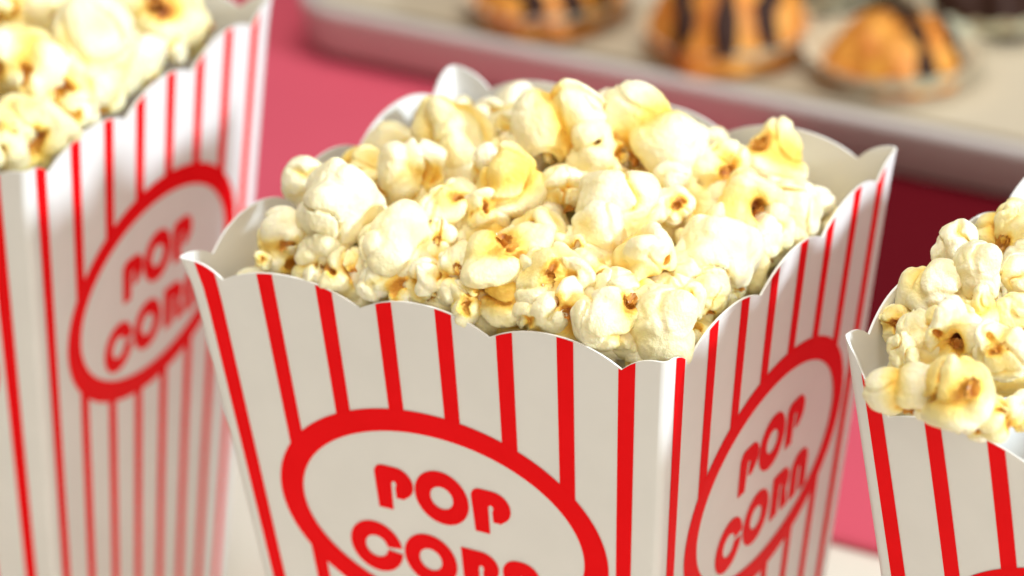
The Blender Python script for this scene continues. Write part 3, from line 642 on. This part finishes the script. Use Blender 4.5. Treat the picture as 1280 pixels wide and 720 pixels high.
('r',0.1717,0.0155,0.1721,0.01022,'curl',3,(-0.21,-0.93,0.29),0.13),
('r',0.1715,0.0298,0.1770,0.01018,'bean',6,(0.23,-0.51,0.83),4.90),
('r',0.1775,0.0549,0.1757,0.00975,'mush',0,(-0.18,0.67,0.72),0.93),
('r',0.1768,0.0673,0.1777,0.00996,'bean',6,(-0.52,0.21,0.83),3.17),
('r',0.1773,0.0805,0.1780,0.00878,'bean',8,(0.46,-0.11,0.88),1.44),
('r',0.1787,0.0981,0.1752,0.00925,'mush',0,(-0.84,0.23,0.50),5.85),
('r',0.1770,0.1125,0.1741,0.01032,'bean',0,(0.48,-0.38,0.79),5.45),
('r',0.1854,0.0195,0.1771,0.01018,'curl',1,(-0.47,0.61,0.64),5.01),
('r',0.1887,0.0342,0.1765,0.00983,'bean',3,(0.79,0.45,0.43),3.37),
('r',0.1919,0.0502,0.1805,0.00978,'bean',3,(0.26,-0.77,0.58),0.45),
('r',0.1907,0.0644,0.1831,0.00984,'curl',1,(0.59,-0.54,0.60),2.10),
('r',0.1946,0.0844,0.1802,0.00773,'bean',7,(-0.51,-0.20,0.84),5.66),
('r',0.1905,0.0998,0.1766,0.00818,'bean',6,(0.23,0.67,0.70),2.38),
('r',0.1959,0.1126,0.1762,0.00822,'curl',2,(0.88,0.31,0.36),1.08),
('r',0.2025,0.0126,0.1751,0.00848,'multi',1,(-0.53,-0.34,0.77),4.34),
('r',0.2046,0.0293,0.1820,0.00880,'curl',6,(-0.18,-0.70,0.69),1.75),
('r',0.2023,0.0491,0.1814,0.00797,'multi',4,(0.04,-0.27,0.96),5.98),
('r',0.2032,0.0671,0.1829,0.00825,'bean',1,(-0.06,-0.75,0.66),2.31),
('r',0.2057,0.0814,0.1840,0.00930,'multi',6,(-0.77,0.54,0.35),2.35),
('r',0.2084,0.0978,0.1801,0.00973,'multi',8,(-0.35,-0.62,0.70),4.13),
('r',0.2083,0.1088,0.1782,0.00953,'curl',0,(-0.64,-0.62,0.45),4.19),
('r',0.2148,0.0119,0.1750,0.00781,'curl',0,(0.02,-0.06,1.00),6.23),
('r',0.2176,0.0312,0.1811,0.00890,'bean',3,(0.36,0.90,0.23),3.25),
('r',0.2200,0.0501,0.1856,0.00766,'bean',4,(0.03,-0.69,0.72),4.17),
('r',0.2233,0.0647,0.1865,0.00864,'curl',0,(-0.16,-0.80,0.58),0.68),
('r',0.2210,0.0802,0.1861,0.00917,'multi',3,(0.39,-0.58,0.71),0.81),
('r',0.2201,0.0949,0.1808,0.00780,'curl',7,(0.60,-0.55,0.58),1.07),
('r',0.2210,0.1075,0.1792,0.00917,'curl',6,(0.89,0.01,0.45),3.88),
('r',0.2347,0.0144,0.1762,0.00795,'bean',6,(0.54,-0.46,0.71),0.98),
('r',0.2329,0.0253,0.1804,0.00994,'multi',6,(-0.32,0.75,0.58),2.61),
('r',0.2317,0.0479,0.1821,0.00942,'mush',2,(0.77,-0.32,0.55),3.57),
('r',0.2355,0.0664,0.1838,0.00864,'bean',7,(-0.54,0.64,0.55),2.42),
('r',0.2372,0.0778,0.1820,0.00868,'mush',6,(-0.75,0.12,0.65),5.14),
('r',0.2385,0.0948,0.1788,0.00907,'bean',0,(-0.25,0.80,0.55),2.35),
('r',0.2388,0.1060,0.1780,0.00952,'curl',4,(-0.25,-0.45,0.86),1.32),
('r',0.2455,0.0288,0.1777,0.00983,'bean',5,(0.63,-0.51,0.59),2.53),
('r',0.2479,0.0493,0.1798,0.00851,'curl',2,(0.77,0.53,0.37),4.95),
('r',0.2485,0.0787,0.1818,0.01017,'curl',3,(0.92,0.30,0.24),3.64),
('r',0.2493,0.0942,0.1789,0.00785,'curl',1,(0.26,0.70,0.67),2.77),
('c',0.0299,0.0115,0.1670,0.00869,'bean',6,(-0.87,-0.13,0.47),4.33),
('c',0.1105,0.0150,0.1672,0.00728,'mush',5,(-0.34,0.84,0.43),1.27),
('c',0.0394,0.0115,0.1666,0.00782,'mush',7,(-0.67,-0.30,0.67),2.25),
('c',0.1105,0.0245,0.1660,0.00811,'curl',4,(0.17,-0.04,0.99),2.20),
('c',0.0496,0.0115,0.1658,0.00759,'curl',6,(-0.61,0.56,0.56),5.70),
('c',0.1105,0.0340,0.1666,0.00762,'multi',3,(-0.72,-0.53,0.44),1.17),
('c',0.0605,0.0115,0.1680,0.00776,'curl',8,(0.75,0.00,0.67),3.08),
('c',0.1105,0.0435,0.1661,0.00749,'curl',2,(-0.02,-0.11,0.99),1.37),
('c',0.0688,0.0115,0.1673,0.00813,'mush',5,(0.19,0.58,0.79),2.29),
('c',0.1105,0.0530,0.1676,0.00815,'mush',1,(0.83,0.40,0.40),1.56),
('c',0.0781,0.0115,0.1658,0.00741,'bean',1,(0.11,-0.75,0.66),1.71),
('c',0.1105,0.0625,0.1676,0.00727,'curl',8,(-0.50,-0.51,0.70),5.37),
('c',0.0904,0.0115,0.1670,0.00867,'curl',4,(0.11,0.59,0.80),1.92),
('c',0.1105,0.0720,0.1666,0.00777,'bean',5,(-0.16,0.61,0.78),2.17),
('c',0.0989,0.0115,0.1677,0.00732,'mush',1,(0.30,-0.48,0.82),3.61),
('c',0.1105,0.0815,0.1650,0.00848,'multi',3,(0.79,0.45,0.41),6.21),
('c',0.1092,0.0115,0.1652,0.00725,'mush',2,(0.55,-0.64,0.54),6.17),
('c',0.1105,0.0910,0.1666,0.00714,'mush',2,(0.32,0.62,0.72),0.54),
]
def deep(b, x, y):
    bx, by = BOXES[b][1][0], BOXES[b][1][1]
    zone = ('front ' if y < by-0.02 else 'back ' if y > by+0.02 else 'middle ')+('left' if x < bx-0.02 else 'right' if x > bx+0.02 else 'centre')
    return 'popcorn half buried in the %s of the heap in the %s box' % (zone.replace('middle centre', 'very centre'), {'c': 'middle', 'l': 'left', 'r': 'right'}[b])
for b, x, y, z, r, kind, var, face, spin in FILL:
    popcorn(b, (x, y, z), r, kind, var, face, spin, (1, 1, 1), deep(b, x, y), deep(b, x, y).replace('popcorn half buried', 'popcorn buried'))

# ------------------------------------------------------------------ tray with macaroons
TZ = 0.0062
def tray():
    root = empty('baking_tray', (0.350, 0.601, TZ), math.radians(-2.5)); tag(root, 'silver metal baking tray of cakes standing on the pink runner', 'tray')
    L, D, hh, rc = 1.24, 0.36, 0.021, 0.03
    def loop(inset, z, n=8):
        pts = []
        for cx, cy, a0 in ((L/2-rc, D/2-rc, 0), (-L/2+rc, D/2-rc, 90), (-L/2+rc, -D/2+rc, 180), (L/2-rc, -D/2+rc, 270)):
            for i in range(n+1):
                a = math.radians(a0+90*i/n); rr = rc-inset
                pts.append((cx+rr*math.cos(a), cy+rr*math.sin(a), z))
        return pts
    def loft(name, loops, m, cap=False):
        n = len(loops[0]); v = [p for l in loops for p in l]; f = []
        for j in range(len(loops)-1):
            for i in range(n): f.append((j*n+i, j*n+(i+1) % n, (j+1)*n+(i+1) % n, (j+1)*n+i))
        if cap: f.append(tuple(range(n-1, -1, -1)))
        return link(name, mesh(name, v, f), m, root)
    loft('pan', [loop(0.006, 0), loop(0.0035, 0.0015), loop(0.001, hh-0.003), loop(0.0022, hh-0.003), loop(0.008, 0.0016)][:3], M['metal'], True)
    loft('floor', [loop(0.008, hh-0.006), loop(0.017, hh-0.006)], M['metal'], False)
    loft('rim', [loop(0.001+0.0028*(1-math.cos(a)), hh-0.003+0.0028*math.sin(a)) for a in np.linspace(-math.pi/2, math.pi*1.3, 12)], M['metal'])
    return root
tray()
def prism(name, x0, x1, y0, y1, z0, z1, m, rz=0):
    bm = bmesh.new(); bmesh.ops.create_cube(bm, size=1)
    for q in bm.verts: q.co = Vector(((x0+x1)/2+q.co.x*(x1-x0), (y0+y1)/2+q.co.y*(y1-y0), (z0+z1)/2+q.co.z*(z1-z0)))
    me = bpy.data.meshes.new(name); bm.to_mesh(me); bm.free(); return link(name, me, m, None, False)
o = prism('parchment_sheet', -0.607, 0.607, -0.166, 0.166, 0.014, 0.0185, M['parch']); o.location = (0.350, 0.601, TZ); o.rotation_euler[2] = math.radians(-2.5)
tag(o, 'cream parchment paper sheet lining the metal tray under the cakes', 'baking paper')
CZ = TZ+0.0187
def paper_cup(x, y, r, label):
    n = 96
    def fn(a, b):
        t = 2*math.pi*a; rr = (0.68+0.36*b)*r*(1+0.045*b*math.cos(24*t)); return (rr*math.cos(t), rr*math.sin(t), 0.0004+0.0115*b*(1+0.04*math.sin(5*t)))
    v, f = grid(n, 6, fn, True); f.append(tuple(range(n-1, -1, -1)))
    o = link('paper_cup', mesh('paper_cup', v, f), M['cup']); o.location = (x, y, CZ); tag(o, label, 'paper cup', 'paper cups on the tray'); return o
def macaroon(x, y, z, r, hgt, seed, label, bands, rz, m='cookie'):
    rng = random.Random(seed); ph = [rng.uniform(0, 6) for _ in range(6)]
    def rad(t, b): return 1+0.06*math.sin(3*t+ph[0]+2*b)+0.05*math.sin(5*t+ph[1]-3*b)+0.03*math.sin(11*t+ph[2]+9*b)
    def pt(t, b, s=1.0):
        e = math.pi/2*b; rr = r*math.cos(e)**0.75*rad(t, b)*s; return (rr*math.cos(t), rr*math.sin(t), hgt*math.sin(e)**0.9*(1+0.04*math.sin(4*t+ph[3]))*s)
    v, f = grid(64, 20, lambda a, b: pt(2*math.pi*a, min(b, 0.985)), True); n = 64; f.append(tuple(range(n-1, -1, -1))); f.append(tuple(range(20*n, 21*n)))
    root = link('macaroon', mesh('macaroon', v, f), M[m]); root.location = (x, y, z); root.rotation_euler[2] = rz; tag(root, label, 'macaroon', 'macaroons on the tray')
    for d in bands:                                                     # chocolate stripes poured over the dome
        v = []; f = []; K = 30
        for i in range(K+1):
            s = -1+2*i/K; yy = s*r*0.98*math.sqrt(max(0.05, 1-(d/r)**2))
            for j, (wx, hz) in enumerate(((-1, -0.0005), (-0.7, 0.0012), (0, 0.0018), (0.7, 0.0012), (1, -0.0005))):
                xx = d+wx*0.0036*(1+0.3*math.sin(i*0.9+d*400)); t = math.atan2(yy, xx); rr = min(0.985, math.hypot(xx, yy)/r); b = math.acos(rr**(1/0.75))/(math.pi/2)
                q = pt(t, b); n_ = Vector((q[0]/r**2, q[1]/r**2, q[2]/hgt**2)).normalized(); v.append(tuple(Vector(q)+n_*(hz+0.0006)))
        for i in range(K):
            for j in range(4): f.append((i*5+j, i*5+j+1, (i+1)*5+j+1, (i+1)*5+j))
        link('chocolate_stripe', mesh('chocolate_stripe', v, f), M['choc'], root)
    return root

for x, y, r, lab in ((-0.0970, 0.4770, 0.030, 'cream paper cup round the large striped macaroon'), (-0.0330, 0.4810, 0.031, 'pale printed paper cup round the small domed macaroon'),
                     (-0.1730, 0.4810, 0.031, 'cream paper cup round the dark drizzled macaroon'), (-0.0200, 0.5490, 0.034, 'paper cup round the dark chocolate cake at top right'),
                     (-0.0900, 0.5430, 0.033, 'paper cup round the dark cake behind the two front macaroons')):
    paper_cup(x, y, r, lab)
macaroon(-0.0970, 0.4770, CZ+0.0012, 0.0285, 0.032, 1, 'large golden macaroon with dark chocolate stripes', (-0.015, 0.000, 0.015), 0.45)
macaroon(-0.0330, 0.4810, CZ+0.0012, 0.0235, 0.021, 2, 'small orange brown macaroon with one dark chocolate stripe', (0.004, 0.019), 0.75)
macaroon(-0.1730, 0.4810, CZ+0.0012, 0.028, 0.022, 3, 'brown macaroon drizzled with chocolate cut off by the top edge', (-0.014, 0.0, 0.014), 0.9)
macaroon(-0.0200, 0.5490, CZ+0.0012, 0.027, 0.030, 4, 'dark chocolate cake at the top right corner of the picture', (-0.012, 0.004), 0.2, 'choc')
macaroon(-0.0900, 0.5430, CZ+0.0012, 0.026, 0.020, 5, 'dark chocolate cake at the top edge behind the two front macaroons', (-0.012, 0.004), 0.2, 'choc')
